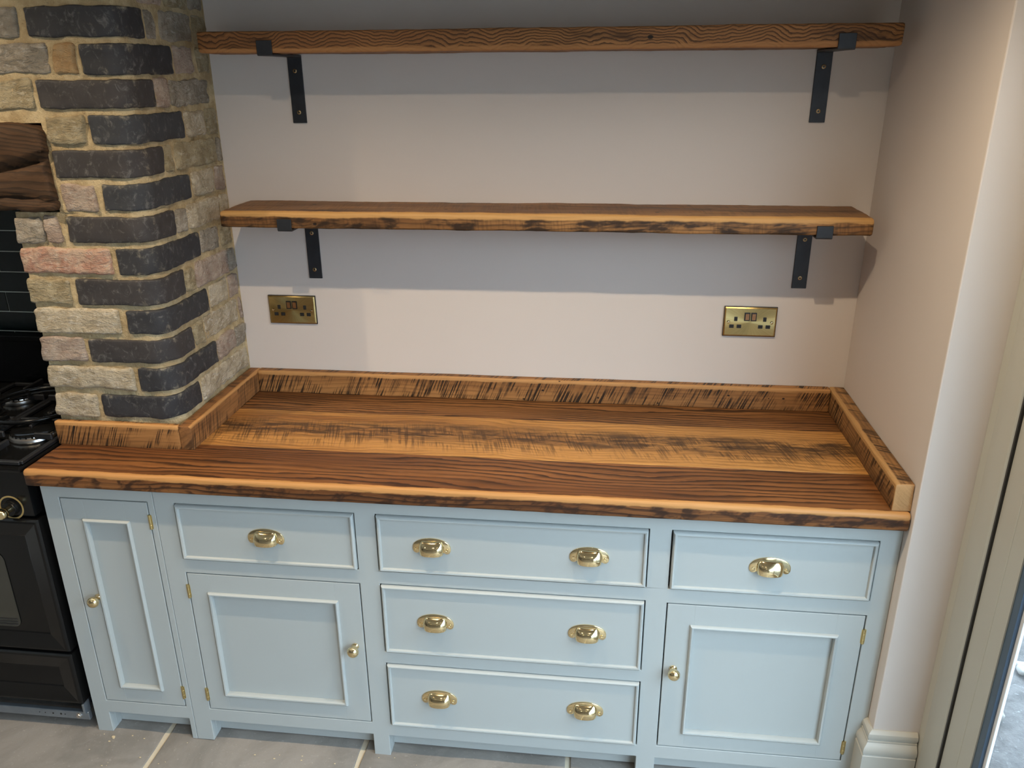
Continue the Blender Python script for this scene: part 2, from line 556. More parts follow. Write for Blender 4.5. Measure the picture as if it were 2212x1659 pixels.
def core(bm, x0, z0, z1, s_end, seed):
    """mortar solid following the brick face, set back a few mm"""
    ns = int((s_end-x0)/.012); nz = max(2, int((z1-z0)/.013))
    grid = []
    for i in range(ns+1):
        s = x0+(s_end-x0)*i/ns
        p, n = path(s)
        colv = []
        for j in range(nz+1):
            z = z0+(z1-z0)*j/nz
            q = p+Vector((0, 0, z))
            d = -.0045 + noise.noise(q*28+Vector((seed, 0, 0)))*.0032 + noise.noise(q*90)*.0016
            colv.append(bm.verts.new(q+n*d))
        grid.append(colv)
    for i in range(ns):
        for j in range(nz):
            bm.faces.new((grid[i][j], grid[i+1][j], grid[i+1][j+1], grid[i][j+1]))
    # close the back
    yb = .0
    b0 = [bm.verts.new((x0, yb, z)) for z in (z0, z1)]
    b1 = [bm.verts.new((path(s_end)[0].x, yb, z)) for z in (z0, z1)]
    bm.faces.new([grid[0][j] for j in range(nz+1)]+[b0[1], b0[0]])
    bm.faces.new([grid[-1][j] for j in range(nz+1)]+[b1[1], b1[0]])
    bm.faces.new([grid[i][nz] for i in range(ns+1)]+[b1[1], b0[1]])
    bm.faces.new([grid[i][0] for i in range(ns+1)]+[b1[0], b0[0]])
    bm.faces.new((b0[0], b0[1], b1[1], b1[0]))

SE = s_of_y(-.001)
bm = bmesh.new()
core(bm, -.366, ZT+.002, 1.491, SE, 1)
core(bm, -.247, 1.491, 1.700, SE, 2)
core(bm, -1.50, 1.700, CEIL, SE, 3)
wall_left = struct(finish('wall_left', bm, M['mortar'], smooth=50), 'brick chimney pier with black bullnose corner bricks')

BR = {
 'cream': brick_mat('cream_stock_brick', ((.42,.345,.235), (.58,.50,.37), (.72,.68,.60)), .6, .35, 1),
 'grey': brick_mat('grey_stock_brick', ((.27,.235,.185), (.40,.35,.28), (.58,.54,.48)), .55, .42, 3),
 'pink': brick_mat('pink_stock_brick', ((.46,.25,.18), (.55,.40,.30), (.66,.57,.48)), .55, .25, 5),
 'mauve': brick_mat('mauve_stock_brick', ((.36,.27,.215), (.47,.38,.305), (.60,.53,.46)), .5, .35, 7),
 'ochre': brick_mat('ochre_stock_brick', ((.40,.25,.12), (.45,.31,.165), (.47,.37,.25)), .2, .1, 9),
 'olive': brick_mat('olive_stock_brick', ((.31,.25,.15), (.44,.37,.24), (.56,.51,.40)), .55, .42, 11),
}
BLK = [black_brick_mat('blue_black_brick', (.031,.031,.034), 1), black_brick_mat('brown_black_brick', (.040,.036,.036), 5), black_brick_mat('slate_black_brick', (.036,.038,.043), 9)]

kb = 0
def brick(s0, s1, zc, mat, h=.066, proud=0., black=False):
    global kb
    kb += 1
    rr = random.Random(kb*13)
    zc = zc+rr.uniform(-.0015, .0015)
    h = h+rr.uniform(-.003, .002)
    pr = proud+(rr.uniform(-.0005, .002) if black else rr.uniform(-.0005, .004))
    dep = .045
    s0 += .0008; s1 -= .0008
    def mp(p):
        q, n = path(s0+p.x)
        return q+n*(p.y-dep+pr)+Vector((0, 0, zc-h/2+p.z))
    if black: amps = [(.0030, 22), (.0016, 80)]; r = .005
    else: amps = [(.0055, 19), (.0032, 55), (.0016, 130)]; r = .007
    bm = rough_box((s1-s0, dep, h), r, (.009, .022, .009), amps, kb, mp)
    finish('brick', bm, mat, wall_left, smooth=True)

def zrow(j): return .98+.0782*j
sy = s_of_y
rows_light_front = {
 0: [(-.370,-.250,'cream')], 1: [(-.372,-.131,'cream')], 2: [(-.372,-.252,'mauve')], 3: [(-.373,-.142,'cream')],
 4: [(-.374,-.260,'olive')], 5: [(-.374,-.134,'pink')], 6: [(-.374,-.296,'grey'), (-.292,-.252,'mauve')],
 7: [(-.230,-.141,'mauve')], 9: [(-.238,-.137,'olive')], 10: [(-.475,-.252,'olive'), (-.72,-.49,'cream')],
 11: [(-.43,-.196,'grey'), (-.184,-.127,'ochre'), (-.68,-.445,'cream')], 12: [(-.35,-.250,'grey'), (-.60,-.365,'cream')],
 13: [(-.48,-.262,'cream'), (-.25,-.145,'grey'), (-.133,-.0,'olive')],
 14: [(-.37,-.14,'cream'), (-.13,.01,'grey')], 15: [(-.48,-.26,'cream'), (-.25,-.02,'mauve')],
}
rows_black = {0: (-.238,-.317,0), 1: (-.117,-.198,0), 2: (-.241,-.313,1), 3: (-.122,-.205,0), 4: (-.243,-.316,1), 5: (-.118,-.202,0),
 6: (-.234,-.317,1), 7: (-.124,-.206,2), 8: (-.234,-.323,1), 9: (-.126,-.199,2), 10: (-.240,-.320,1), 11: (-.116,-.210,0), 12: (-.232,-.322,0)}
rows_side = {
 0: [(-.306,-.006,'cream')], 1: [(-.188,-.077,'mauve'), (-.067,-.004,'grey')],
 2: [(-.303,-.250,'olive'), (-.240,-.028,'cream'), (-.018,-.003,'mauve')], 3: [(-.190,-.077,'cream'), (-.068,-.004,'mauve')],
 4: [(-.307,-.259,'olive'), (-.250,-.058,'mauve'), (-.047,-.004,'grey')], 5: [(-.193,-.089,'grey'), (-.080,-.004,'olive')],
 6: [(-.308,-.257,'grey'), (-.247,-.062,'cream'), (-.05,-.004,'cream')], 7: [(-.196,-.072,'cream'), (-.061,-.004,'mauve')],
 8: [(-.316,-.272,'olive'), (-.260,-.036,'olive'), (-.026,-.004,'grey')], 9: [(-.184,-.080,'cream'), (-.069,-.004,'olive')],
 10: [(-.312,-.252,'mauve'), (-.240,-.034,'grey')], 11: [(-.194,-.089,'mauve'), (-.073,-.004,'olive')],
 12: [(-.310,-.260,'grey'), (-.243,-.083,'grey'), (-.072,-.005,'olive')], 13: [(-.33,-.215,'mauve'), (-.204,-.093,'olive'), (-.078,-.004,'grey')],
 14: [(-.31,-.1,'grey'), (-.09,-.004,'olive')], 15: [(-.35,-.22,'grey'), (-.21,-.1,'olive'), (-.09,-.004,'cream')],
}
for j in range(16):
    for a, b, c in rows_light_front.get(j, []):
        brick(a, b, zrow(j), BR[c], proud=.003 if j < 7 else .001)
    if j in rows_black:
        a, b, mi = rows_black[j]
        brick(a, sy(b), zrow(j), BLK[mi], h=.0655, proud=.002, black=True)
    for a, b, c in rows_side.get(j, []):
        brick(sy(a), sy(b), zrow(j), BR[c], proud=.001)

# ---- timber beam over the cooker recess
wd_beam = wood('dark_oak_beam', 31, light=(.10,.05,.022), mid=(.045,.025,.013), dark=(.010,.008,.006), ring=60, warp=5, ringamt=.6, patina=.8, rough=.7)
def bmap(p):
    x = -1.48+p.x
    e = max(0, (p.x-1.14)/.095)
    y = YF-.018+p.y; z = 1.494+p.z
    z += -.012*e*e if p.z > .15 else 0
    if p.z < .06: z += .004*e
    n = noise.noise(Vector((x*7, z*5, 2.2)))
    crack = math.exp(-((z-1.60-.05*(x+.35)*4-.01*n)/.008)**2)*.028 + math.exp(-((z-1.525+.03*(x+.3)*2)/.005)**2)*.022
    if p.y < .02: y += crack
    return (x, y, z)
bm = rough_box((1.232, .20, .210), .014, (.014, .03, .010), [(.012, 6), (.006, 22), (.002, 80)], 21, bmap)
o = finish('timber_beam', bm, wd_beam, smooth=True)
tag(o, 'dark cracked old timber beam end set in the brickwork above the cooker', 'beam')

# ---- tiled recess behind the cooker
TY = .02
recess = boxobj('wall_recess', (-1.55, -.30, TY, .12, 0, 1.70), M['grout'])
recess.data.materials[0] = plain('grey_tile_grout', (.72,.73,.66), .9, nscale=60, namt=.1)
struct(recess, 'dark green tiled wall of the cooker recess')
bm = bmesh.new(); box(bm, -1.60, -1.50, YF, .02, 0, CEIL)
struct(finish('wall_recess_left', bm, M['mortar']))
g = G('dark_green_glaze')
f = g.noise(g.obj(), 14, 3, .6)
oi = g.n('ShaderNodeObjectInfo')
c = g.mix(f, (.004,.010,.009), (.009,.020,.017))
g.set(Base_Color=g.mix(g.math('MULTIPLY', oi.outputs['Random'], .5), c, (.004,.007,.011)), Roughness=.12)
g.bump(g.noise(g.obj(), 18, 2, .5), .12, .004)
M['tile'] = g.mat
def tile_mesh(w):
    bm = bmesh.new(); box(bm, 0, w, -.0035, .004, 0, .0620, bev=.0008)
    me = bpy.data.meshes.new('tile'); bmesh.ops.recalc_face_normals(bm, faces=bm.faces[:]); bm.to_mesh(me); bm.free()
    me.materials.append(M['tile']); return me
tm_full = tile_mesh(.1970)
cut_tiles = {}
for r in range(-2, 11):
    z0 = 1.031+.0655*r-.0655
    off = -.722+.0 if r % 2 else -.822
    for c in range(-5, 5):
        x0 = off+c*.2
        xa, xb = max(x0, -1.499), min(x0+.2, -.305)
        if xb-xa < .03 or z0+.065 > 1.70: continue
        if xb-xa < .195: me = cut_tiles.setdefault(round(xb-xa, 3), None) or tile_mesh(xb-xa-.003); cut_tiles[round(xb-xa, 3)] = me
        else: me = tm_full
        o = bpy.data.objects.new('tile', me); COL.objects.link(o)
        o.parent = recess; o.location = (xa+.0015, TY, z0)

# ---- skirting on the pier
prof = [(.000,.0),(.022,.0),(.022,.196),(.0195,.198),(.0195,.2015),(.0215,.204),(.0225,.212),(.021,.220),(.0165,.227),(.0125,.233),(.0125,.2375),(.0105,.2385),(.0105,.243),(.0125,.246),(.013,.252),(.0115,.258),(.008,.262),(.003,.265),(.0,.265)]
bm = bmesh.new()
def skirt_pt(i, d, z):
    if i == 0: return (XR-d, -D+.0005, z)
    if i == 1: return (XR-d, PIER-d, z)
    return (1.897, PIER-d, z)
rings = [[bm.verts.new(skirt_pt(i, d, z)) for d, z in prof] for i in range(3)]
for a, b in zip(rings, rings[1:]):
    for i in range(len(prof)-1):
        bm.faces.new((a[i], a[i+1], b[i+1], b[i]))
bm.faces.new(rings[0]); bm.faces.new(rings[2])
struct(finish('baseboard_right', bm, M['skirt'], smooth=25), 'moulded painted skirting wrapping the pier')

# ---- glazed door frame and leaves (wall plane runs towards the camera side)
bm = bmesh.new()
box(bm, 1.900, 1.985, -.668, PIER, 0, 2.14, bev=.002)
box(bm, 1.8935, 1.985, -.749, -.6695, 0, 2.14, bev=.006, seg=3)
struct(finish('trim_1', bm, M['frame'], smooth=30), 'grey-green painted door jamb')
bm = bmesh.new(); box(bm, 1.8935, 2.02, -4.36, -4.26, 0, 2.14, bev=.005); box(bm, 1.8935, 2.02, -4.26, -.749, 2.07, 2.14, bev=.005)
struct(finish('trim_2', bm, M['frame']), 'grey-green painted door head and far jamb')
def leaf(name, y0, y1):
    root = struct(empty(name, (1.94, (y0+y1)/2, 0)), 'glazed door leaf with grey-green painted frame')
    L = y1-y0
    st = .067
    def P(n, b, mat, bev=.003): 
        bm = bmesh.new(); box(bm, *b, bev=bev, seg=2); return finish(n, bm, mat, root)
    P('stile', (-.038, -.005, L/2-st, L/2, .02, 2.06), M['frame'])
    P('stile', (-.038, -.005, -L/2, -L/2+st, .02, 2.06), M['frame'])
    P('rail', (-.038, -.005, -L/2+st, L/2-st, .02, .20), M['frame'])
    P('rail', (-.038, -.005, -L/2+st, L/2-st, 1.96, 2.06), M['frame'])
    P('gap_shade_strip', (-.0425, -.008, L/2-.0004, L/2+.0045, .02, 2.06), M['black'], 0)  # black strip standing in for the shade in the jamb gap
    # sloped glazing bead
    for s in (1, -1):
        bm = bmesh.new()
        ya, yb = s*(L/2-st), s*(L/2-st-.038)
        pts = [(-.037, ya), (-.031, yb), (-.010, yb), (-.010, ya)]
        lo = [bm.verts.new((x, y, .20)) for x, y in pts]; hi = [bm.verts.new((x, y, 1.96)) for x, y in pts]
        for i in range(4): bm.faces.new((lo[i], lo[(i+1) % 4], hi[(i+1) % 4], hi[i]))
        bm.faces.new(lo); bm.faces.new(hi)
        finish('glazing_bead', bm, M['frame'], root)
        P('gasket', (-.0285, -.020, min(yb, yb-s*.024), max(yb, yb-s*.024), .20, 1.96), M['gasket'], .001)
        P('spacer_bar', (-.020, -.014, min(yb, yb-s*.034), max(yb, yb-s*.034), .20, 1.96), M['upvc'], .001)
    P('pane', (-.0195, -.0165, -L/2+st+.03, L/2-st-.03, .19, 1.97), M['glass'], 0)
leaf('door_1', -2.003, -.7535)

# ---- outside: ground and brick reveal
bm = bmesh.new()
n = 60
vs = [[None]*(n+1) for _ in range(n+1)]
for i in range(n+1):
    for j in range(n+1):
        x = 2.02+4.6*(i/n)**1.6; y = -.3+11*(2*j/n-1)**3
        p = Vector((x, y, 0))
        vs[i][j] = bm.verts.new((x, y, -.16+noise.noise(p*3)*.04+noise.noise(p*11)*.03))
for i in range(n):
    for j in range(n): bm.faces.new((vs[i][j], vs[i+1][j], vs[i+1][j+1], vs[i][j+1]))
struct(finish('ground', bm, M['ground'], smooth=True), 'rough rubble ground outside the glazed door')
bm = bmesh.new(); box(bm, 2.02, 2.05, -.672, .14, -.3, 2.6)
struct(finish('wall_outer', bm, BR['pink']), 'outer brick leaf of the wall beside the door')
bm = bmesh.new(); box(bm, 6.4, 6.7, -11.5, 11, -.4, 3.0)  # unseen yard walls, added to block sky light near the horizon
box(bm, 2.0, 6.4, -11.5, -11.2, -.4, 3.0); box(bm, 2.05, 6.4, 10.4, 10.7, -.4, 3.0)
struct(finish('wall_sky_block', bm, plain('sky_block_grey', (.34,.345,.35), .9, nscale=3, namt=.1)), 'added unseen grey wall round the yard, blocking low sky light')
rs = random.Random(11)
for i in range(9):
    s = rs.uniform(.02, .045)
    bm = rough_box((s*1.5, s*1.1, s*.8), s*.3, (s*.3,)*3, [(s*.25, 14), (s*.08, 60)], i+60)
    o = finish('rubble_stone', bm, M['palestone'], smooth=True, loc=(2.3+rs.uniform(0, .5), -.25+rs.uniform(-.1, .7), -.15))
    tag(o, 'pale angular stone lying on the rubble outside the glazed door', 'stone', 'loose stones outside the door')

# ------------------------------------------------------------------ ceiling downlights
def emis(name, col, st):
    g = G(name); g.set(Base_Color=col); g.p.inputs['Emission Color'].default_value = (*col, 1); g.p.inputs['Emission Strength'].default_value = st
    return g.mat
M['lampface'] = emis('lamp_face', WARM, 14.)
M['chrome'] = plain('white_bezel', (.8,.8,.8), .3)
def downlight(x, y, label, watts=1.):
    root = tag(empty('ceiling_downlight', (x, y, CEIL)), label, 'downlight', 'recessed downlights in the ceiling')
    finish('bezel', lathe([(.030,-.001),(.030,-.004),(.042,-.004),(.043,0)], 28, capped=False), M['chrome'], root)
    finish('lamp_face', lathe([(.0299,-.002),(.0298,-.0015)], 24), M['lampface'], root)
    ld = bpy.data.lights.new('downlight_beam', 'SPOT')
    ld.energy = LAMP_W*watts; ld.color = WARM; ld.shadow_soft_size = .009
    ld.spot_size = radians(SPOT_DEG); ld.spot_blend = 1.0
    lo = bpy.data.objects.new('downlight_beam', ld); COL.objects.link(lo)
    lo.parent = root; lo.location = (0, 0, -.018)
downlight(.43, -.975, 'recessed ceiling downlight above the worktop nearer the brick pier')
downlight(1.335, -.985, 'recessed ceiling downlight above the worktop nearer the glazed door')
downlight(-.55, -.98, 'recessed ceiling downlight above the range cooker', 1.0)
for x, side in ((-.5, 'on the cooker side'), (.5, 'along the middle line'), (1.3, 'on the glazed door side')):
    for y, row in ((-2.5, 'second'), (-3.7, 'third')):
        downlight(x, y, 'recessed ceiling downlight in the %s row from the worktop, %s' % (row, side), .2)

# ------------------------------------------------------------------ worktop
wt = empty('worktop', (0, 0, ZB))
tag(wt, 'reclaimed pine worktop of three wide boards with saw marks and worn front edge', 'worktop')
TH = ZT-ZB
def plank(name, y0, y1, mat, rs_, seed, dz=0, x0=-.368, x1=XR-.001):
    prof = rounded_rect(y0, y1, 0, TH+dz, rs_, 4, .012)
    bm = extrude_profile(prof, x0, x1, .012, [(.0011, 5, 20), (.0005, 22, 60)], seed, .006)
    return finish(name, bm, mat, wt, smooth=35)
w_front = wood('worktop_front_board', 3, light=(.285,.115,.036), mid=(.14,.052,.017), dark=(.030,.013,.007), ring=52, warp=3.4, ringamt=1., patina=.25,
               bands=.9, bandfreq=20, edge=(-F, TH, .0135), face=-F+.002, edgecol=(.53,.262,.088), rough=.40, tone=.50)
w_mid = wood('worktop_middle_board', 8, light=(.55,.27,.078), mid=(.32,.135,.038), dark=(.030,.016,.009), ring=55, warp=3, gx=2.6, ringamt=.42, saw=.60, slant=.25,
             sawfreq=240, patina=.15, midband=(-.292, .078), rough=.38, tone=.45)
w_back = wood('worktop_back_board', 14, light=(.275,.118,.038), mid=(.14,.056,.019), dark=(.026,.013,.007), ring=58, warp=4, ringamt=1., patina=.3, rough=.42)
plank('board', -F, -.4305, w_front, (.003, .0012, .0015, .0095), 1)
plank('board', -.4297, -.1765, w_mid, (.001, .001, .0015, .0015), 2, dz=.0008, x0=-.366)
plank('board', -.1757, -.001, w_back, (.001, .001, .001, .0015), 3, dz=-.0005, x0=-.012, x1=XR-.001)

# upstands: rough sawn boards standing on the worktop
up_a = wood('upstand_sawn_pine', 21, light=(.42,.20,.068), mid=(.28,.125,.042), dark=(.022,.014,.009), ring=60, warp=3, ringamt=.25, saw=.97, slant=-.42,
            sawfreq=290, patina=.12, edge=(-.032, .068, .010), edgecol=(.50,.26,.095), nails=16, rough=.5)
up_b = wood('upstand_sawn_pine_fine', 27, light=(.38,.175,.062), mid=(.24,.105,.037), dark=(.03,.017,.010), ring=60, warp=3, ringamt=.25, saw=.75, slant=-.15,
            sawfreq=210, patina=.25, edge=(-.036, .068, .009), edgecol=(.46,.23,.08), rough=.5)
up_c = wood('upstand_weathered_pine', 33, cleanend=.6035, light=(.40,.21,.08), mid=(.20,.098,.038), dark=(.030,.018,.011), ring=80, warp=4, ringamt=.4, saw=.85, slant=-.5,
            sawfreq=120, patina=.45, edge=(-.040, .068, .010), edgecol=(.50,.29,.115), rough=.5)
UH = ZU-ZT
def upstand(label, length, th, mat, loc, rz, seed, endr=.003):
    prof = rounded_rect(-th, 0, 0, UH, (.0015, .001, .002, .005), 3, .010)
    bm = extrude_profile(prof, 0, length, .012, [(.0012, 6, 18), (.0005, 30, 60)], seed, endr)
    o = finish('worktop_upstand', bm, mat, None, smooth=35, loc=loc, rot=(0, 0, rz))
    return tag(o, label, 'upstand', 'low timber upstands around the worktop')
upstand('long sawn pine upstand with nail holes against the back alcove wall', XR-.042-.0155, .032, up_a, (.0150, -.0005, ZT), 0, 1)
# along the brick side: length axis along +Y, room face towards +X
o = upstand('pine upstand running back along the side of the brick pier', .4646, .034, up_b, (-.0200, -.4652, ZT), pi/2, 2)
# rotating +90deg sends local -Y (room face) to +X
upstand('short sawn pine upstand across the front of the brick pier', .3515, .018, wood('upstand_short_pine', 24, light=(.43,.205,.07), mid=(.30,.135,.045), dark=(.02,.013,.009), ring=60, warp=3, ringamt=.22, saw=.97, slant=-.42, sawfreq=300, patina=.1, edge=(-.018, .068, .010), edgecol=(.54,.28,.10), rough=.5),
        (-.372, YF-.0026, ZT), 0, 3, .004)
upstand('weathered pine upstand along the right alcove wall with a bare front end', .607, .041, up_c, (XR-.0008, -.0006, ZT), -pi/2, 4)

# ------------------------------------------------------------------ cabinets
def bead_frame(x0, x1, z0, z1, w, prof, y, bm=None):
    """mitred moulding frame; prof list of (inset from outer edge, out)"""
    bm = bm or bmesh.new()
    rings = []
    for ins, out in prof:
        rings.append([bm.verts.new(p) for p in ((x0+ins, y-out, z0+ins), (x1-ins, y-out, z0+ins), (x1-ins, y-out, z1-ins), (x0+ins, y-out, z1-ins))])
    for a, b in zip(rings, rings[1:]):
        for i in range(4): bm.faces.new((a[i], a[(i+1) % 4], b[(i+1) % 4], b[i]))
    return bm

BEAD = [(0, -.004), (0, .003), (.0012, .0062), (.0042, .0080), (.0075, .0068), (.009, .0035), (.0092, -.006)]
G_ = .0030   # gap round doors and drawers

def knob_mesh():
    return lathe([(.0001,0),(.0095,0),(.0100,.0015),(.0088,.003),(.0062,.0045),(.0055,.008),(.0058,.012),(.0075,.0145),(.0115,.0165),(.0148,.0200),(.0160,.0245),(.0152,.0290),(.0125,.0330),(.0085,.0358),(.004,.0372),(.0001,.0376)], 28, 'y')
def cup_mesh():
    bm = bmesh.new()
    # backplate outline (x,z): crescent with two screw ears
    W, H = .0485, .029
    pts = []
    for i in range(29):
        a = pi*i/28
        pts.append((W*cos(a)*(1 if abs(cos(a)) < 1 else 1), -.006+(H+.002)*(abs(sin(a))**.8)))
    ear = []
    for i in range(1, 8):
        a = pi+pi*i/8
        ear.append((-W+.0095+.0095*cos(a), -.006+.0125*sin(a)))
    mid_ = [(-.0285, -.0115), (-.022, -.006), (.022, -.006), (.0285, -.0115)]
    ear2 = []
    for i in range(1, 8):
        a = pi+pi*i/8
        ear2.append((W-.0095+.0095*cos(a), -.006+.0125*sin(a)))
    outline = pts+ear+mid_+ear2
    lo = [bm.verts.new((x, .0005, z)) for x, z in outline]
    hi = [bm.verts.new((x*.995, -.0022, z)) for x, z in outline]
    top = [bm.verts.new((x*.965, -.0032, z*.94)) for x, z in outline]
    k = len(outline)
    for A, B in ((lo, hi), (hi, top)):
        for i in range(k): bm.faces.new((A[i], A[(i+1) % k], B[(i+1) % k], B[i]))
    bm.faces.new(top); bm.faces.new(lo)
    # cup: boxy quarter dome open below, rim slightly below the ears
    def sgn(v, e): return math.copysign(abs(v)**e, v)
    CUP = [(.0185,.0005,.0195),(.0178,.0042,.0235),(.0150,.0090,.0268),(.0100,.0140,.0295),(.0045,.0182,.0312),(.0005,.0200,.0318),(-.0055,.0212,.0318),(-.0110,.0214,.0312),(-.0165,.0206,.0300)]
    def dome(sc):
        rows = []
        for z, out, hw in reversed(CUP):
            row = []
            for j in range(29):
                th = pi*j/28
                row.append(bm.verts.new((hw*sgn(cos(th), .80)*sc, -.0026-out*sgn(sin(th), .78)*sc, z if sc == 1 else z*.94-.0012)))
            rows.append(row)
        for a, b in zip(rows, rows[1:]):
            for j in range(28): bm.faces.new((a[j], a[j+1], b[j+1], b[j]))
        bm.faces.new(rows[-1])
        return rows
    o_ = dome(1.0); i_ = dome(.93)
    for j in range(28): bm.faces.new((o_[0][j], o_[0][j+1], i_[0][j+1], i_[0][j]))
    bmesh.ops.remove_doubles(bm, verts=bm.verts[:], dist=1e-5)
    # screw heads
    for s in (-1, 1):
        lathe([(.0001,.0030),(.0038,.0032),(.0040,.0042),(.0028,.0044),(.0022,.0036),(.0001,.0036)], 14, 'y', bm, (s*(W-.0098), 0, -.007), capped=False)
    return bm
ME = {}
def shared(key, maker, mat, smooth=35):
    if key not in ME:
        o = finish(key, maker(), mat, None, smooth=smooth); ME[key] = o.data
        bpy.data.objects.remove(o)
    return ME[key]
def inst(name, me, parent, loc):
    o = bpy.data.objects.new(name, me); COL.objects.link(o); o.parent = parent; o.location = loc; return o

def hinge_mesh():
    bm = bmesh.new()
    lathe([(.0036,0),(.0036,.0125),(.0031,.0130),(.0036,.0135),(.0036,.0285),(.0031,.029),(.0036,.0295),(.0036,.042)], 14, 'z', bm)
    box(bm, -.0055, .0055, .0008, .003, .001, .041)
    return bm

def make_door(parent, x0, x1, z0, z1, panel, knob, hinge_x, hz, name='cabinet_door'):
    """panel: (x0,x1,z0,z1) outer of bead"""
    root = empty(name, ((x0+x1)/2, -D, z0), parent=parent)
    ox, oz = (x0+x1)/2, z0
    a0, a1, b0, b1 = x0+G_-ox, x1-G_-ox, G_, z1-z0-G_
    p0, p1, q0, q1 = panel[0]-ox, panel[1]-ox, panel[2]-oz, panel[3]-oz
    i0, i1, j0, j1 = p0+.009, p1-.009, q0+.009, q1-.009
    def part(nm, b):
        bm = bmesh.new(); box(bm, *b, bev=.0012, seg=2); return finish(nm, bm, M['cab'], root)
    t = .02
    part('stile', (a0, i0, 0, t, b0, b1)); part('stile', (i1, a1, 0, t, b0, b1))
    part('rail', (i0-.001, i1+.001, 0, t, b0, j0)); part('rail', (i0-.001, i1+.001, 0, t, j1, b1))
    part('panel', (i0-.004, i1+.004, .008, .017, j0-.004, j1+.004))
    finish('bead_moulding', bead_frame(p0, p1, q0, q1, .009, BEAD, 0), M['cab'], root, smooth=40)
    inst('knob', shared('knob', knob_mesh, M['brass'], True), root, (knob[0]-ox, -.0002, knob[1]-oz))
    for h in hz:
        inst('hinge', shared('hinge', hinge_mesh, M['brass_dull'], 40), root, (hinge_x-ox, -.0012, h-oz))
    return root

def make_drawer(parent, x0, x1, z0, z1, handles):
    ox, oz = (x0+x1)/2, z0
    root = empty('drawer', (ox, -D, oz), parent=parent)
    a0, a1, b0, b1 = x0+G_+.0008-ox, x1-G_-ox, G_, z1-z0-G_
    bm = bmesh.new(); box(bm, a0+.004, a1-.004, -.001, .02, b0+.004, b1-.004, bev=.0008)
    finish('drawer_front', bm, M['cab'], root)
    bead = [(0, -.018), (0, .0030), (.0012, .0065), (.0042, .0085), (.0075, .0072), (.0092, .004), (.0095, -.002)]
    finish('bead_moulding', bead_frame(a0, a1, b0, b1, .009, bead, 0), M['cab'], root, smooth=40)
    for hx, hz in handles:
        inst('cup_handle', shared('cup_handle', cup_mesh, M['brass'], 40), root, (hx-ox, -.0012, hz-oz))
    return root

def face_frame(parent, x0, x1, openings, feet, zbot, ztop):
    """front board with openings cut by building rails and stiles between grid lines"""
    xs = sorted({x0, x1, *[v for o in openings for v in o[:2]], *[v for f in feet for v in f]})
    zs = sorted({0.0, zbot, ztop, *[v for o in openings for v in o[2:]]})
    bm = bmesh.new()
    cell = {}
    def solid(xa, xb, za, zb):
        xm, zm = (xa+xb)/2, (za+zb)/2
        for o in openings:
            if o[0] < xm < o[1] and o[2] < zm < o[3]: return False
        if zm < zbot: return any(f[0] < xm < f[1] for f in feet)
        return True
    V = {}
    def v(x, y, z):
        k = (round(x, 5), y, round(z, 5))
        if k not in V: V[k] = bm.verts.new((x, y, z))
        return V[k]
    yf, yb = 0., .022
    nx, nz = len(xs)-1, len(zs)-1
    S = [[solid(xs[i], xs[i+1], zs[j], zs[j+1]) for j in range(nz)] for i in range(nx)]
    s = lambda i, j: 0 <= i < nx and 0 <= j < nz and S[i][j]
    for i in range(nx):
        for j in range(nz):
            if not S[i][j]: continue
            a, b, c, d = xs[i], xs[i+1], zs[j], zs[j+1]
            bm.faces.new((v(a,yf,c), v(b,yf,c), v(b,yf,d), v(a,yf,d)))
            bm.faces.new((v(a,yb,c), v(a,yb,d), v(b,yb,d), v(b,yb,c)))
            if not s(i-1, j): bm.faces.new((v(a,yf,c), v(a,yf,d), v(a,yb,d), v(a,yb,c)))
            if not s(i+1, j): bm.faces.new((v(b,yf,c), v(b,yb,c), v(b,yb,d), v(b,yf,d)))
            if not s(i, j-1): bm.faces.new((v(a,yf,c), v(a,yb,c), v(b,yb,c), v(b,yf,c)))
            if not s(i, j+1): bm.faces.new((v(a,yf,d), v(b,yf,d), v(b,yb,d), v(a,yb,d)))
    bmesh.ops.recalc_face_normals(bm, faces=bm.faces[:])
    es = [e for e in bm.edges if len(e.link_faces) == 2 and e.calc_face_angle(0) > .5]
    bmesh.ops.bevel(bm, geom=es, offset=.001, segments=1, affect='EDGES')
    o = finish('face_frame', bm, M['cab'], parent)
    o.location = (0, -D, 0)
    return o

def carcass(parent, x0, x1, z0, z1, y0, y1):
    bm = bmesh.new(); t = .018
    box(bm, x0, x0+t, y0, y1, z0, z1); box(bm, x1-t, x1, y0, y1, z0, z1)
    box(bm, x0+t, x1-t, y0, y1, z0, z0+t); box(bm, x0+t, x1-t, y1-.008, y1, z0+t, z1)
    return finish('carcass', bm, M['cab'], parent)

n0, n1, SM = -.3063, -.0618, -.0448
d0, d1, m0, m1, r0, r1 = .0089, .4845, .5367, 1.2145, 1.2664, 1.7433
zA, zBt, zC, zD, zE, zF, zG, zH, zI = .7813, .6148, .5736, .1153, .6150, .5765, .3615, .3246, .1125
ZFT = .073

c1 = tag(empty('narrow_cabinet', (0, 0, 0)), 'narrow grey-blue painted cupboard with one tall panelled door beside the cooker', 'cabinet')
face_frame(c1, -.352, SM-.0006, [(n0, n1, zD, zA)], [(-.352, -.3063), (-.0600, SM-.0006)], ZFT, ZB-.0016)
carcass(c1, -.351, SM-.001, ZFT, ZB-.002, -D+.023, -.02)
boxobj('plinth', (-.350, SM-.001, -D+.045, -D+.063, .004, ZFT+.01), M['cab'], c1)
boxobj('foot_block', (-.352, -.3063, -D+.0222, -D+.045, 0, ZFT), M['cab'], c1, bev=.001)
make_door(c1, n0, n1, zD, zA, (-.250, -.1195, .169, .7215), (-.263+.006, .476), n1-.0005, (.147, .7015))

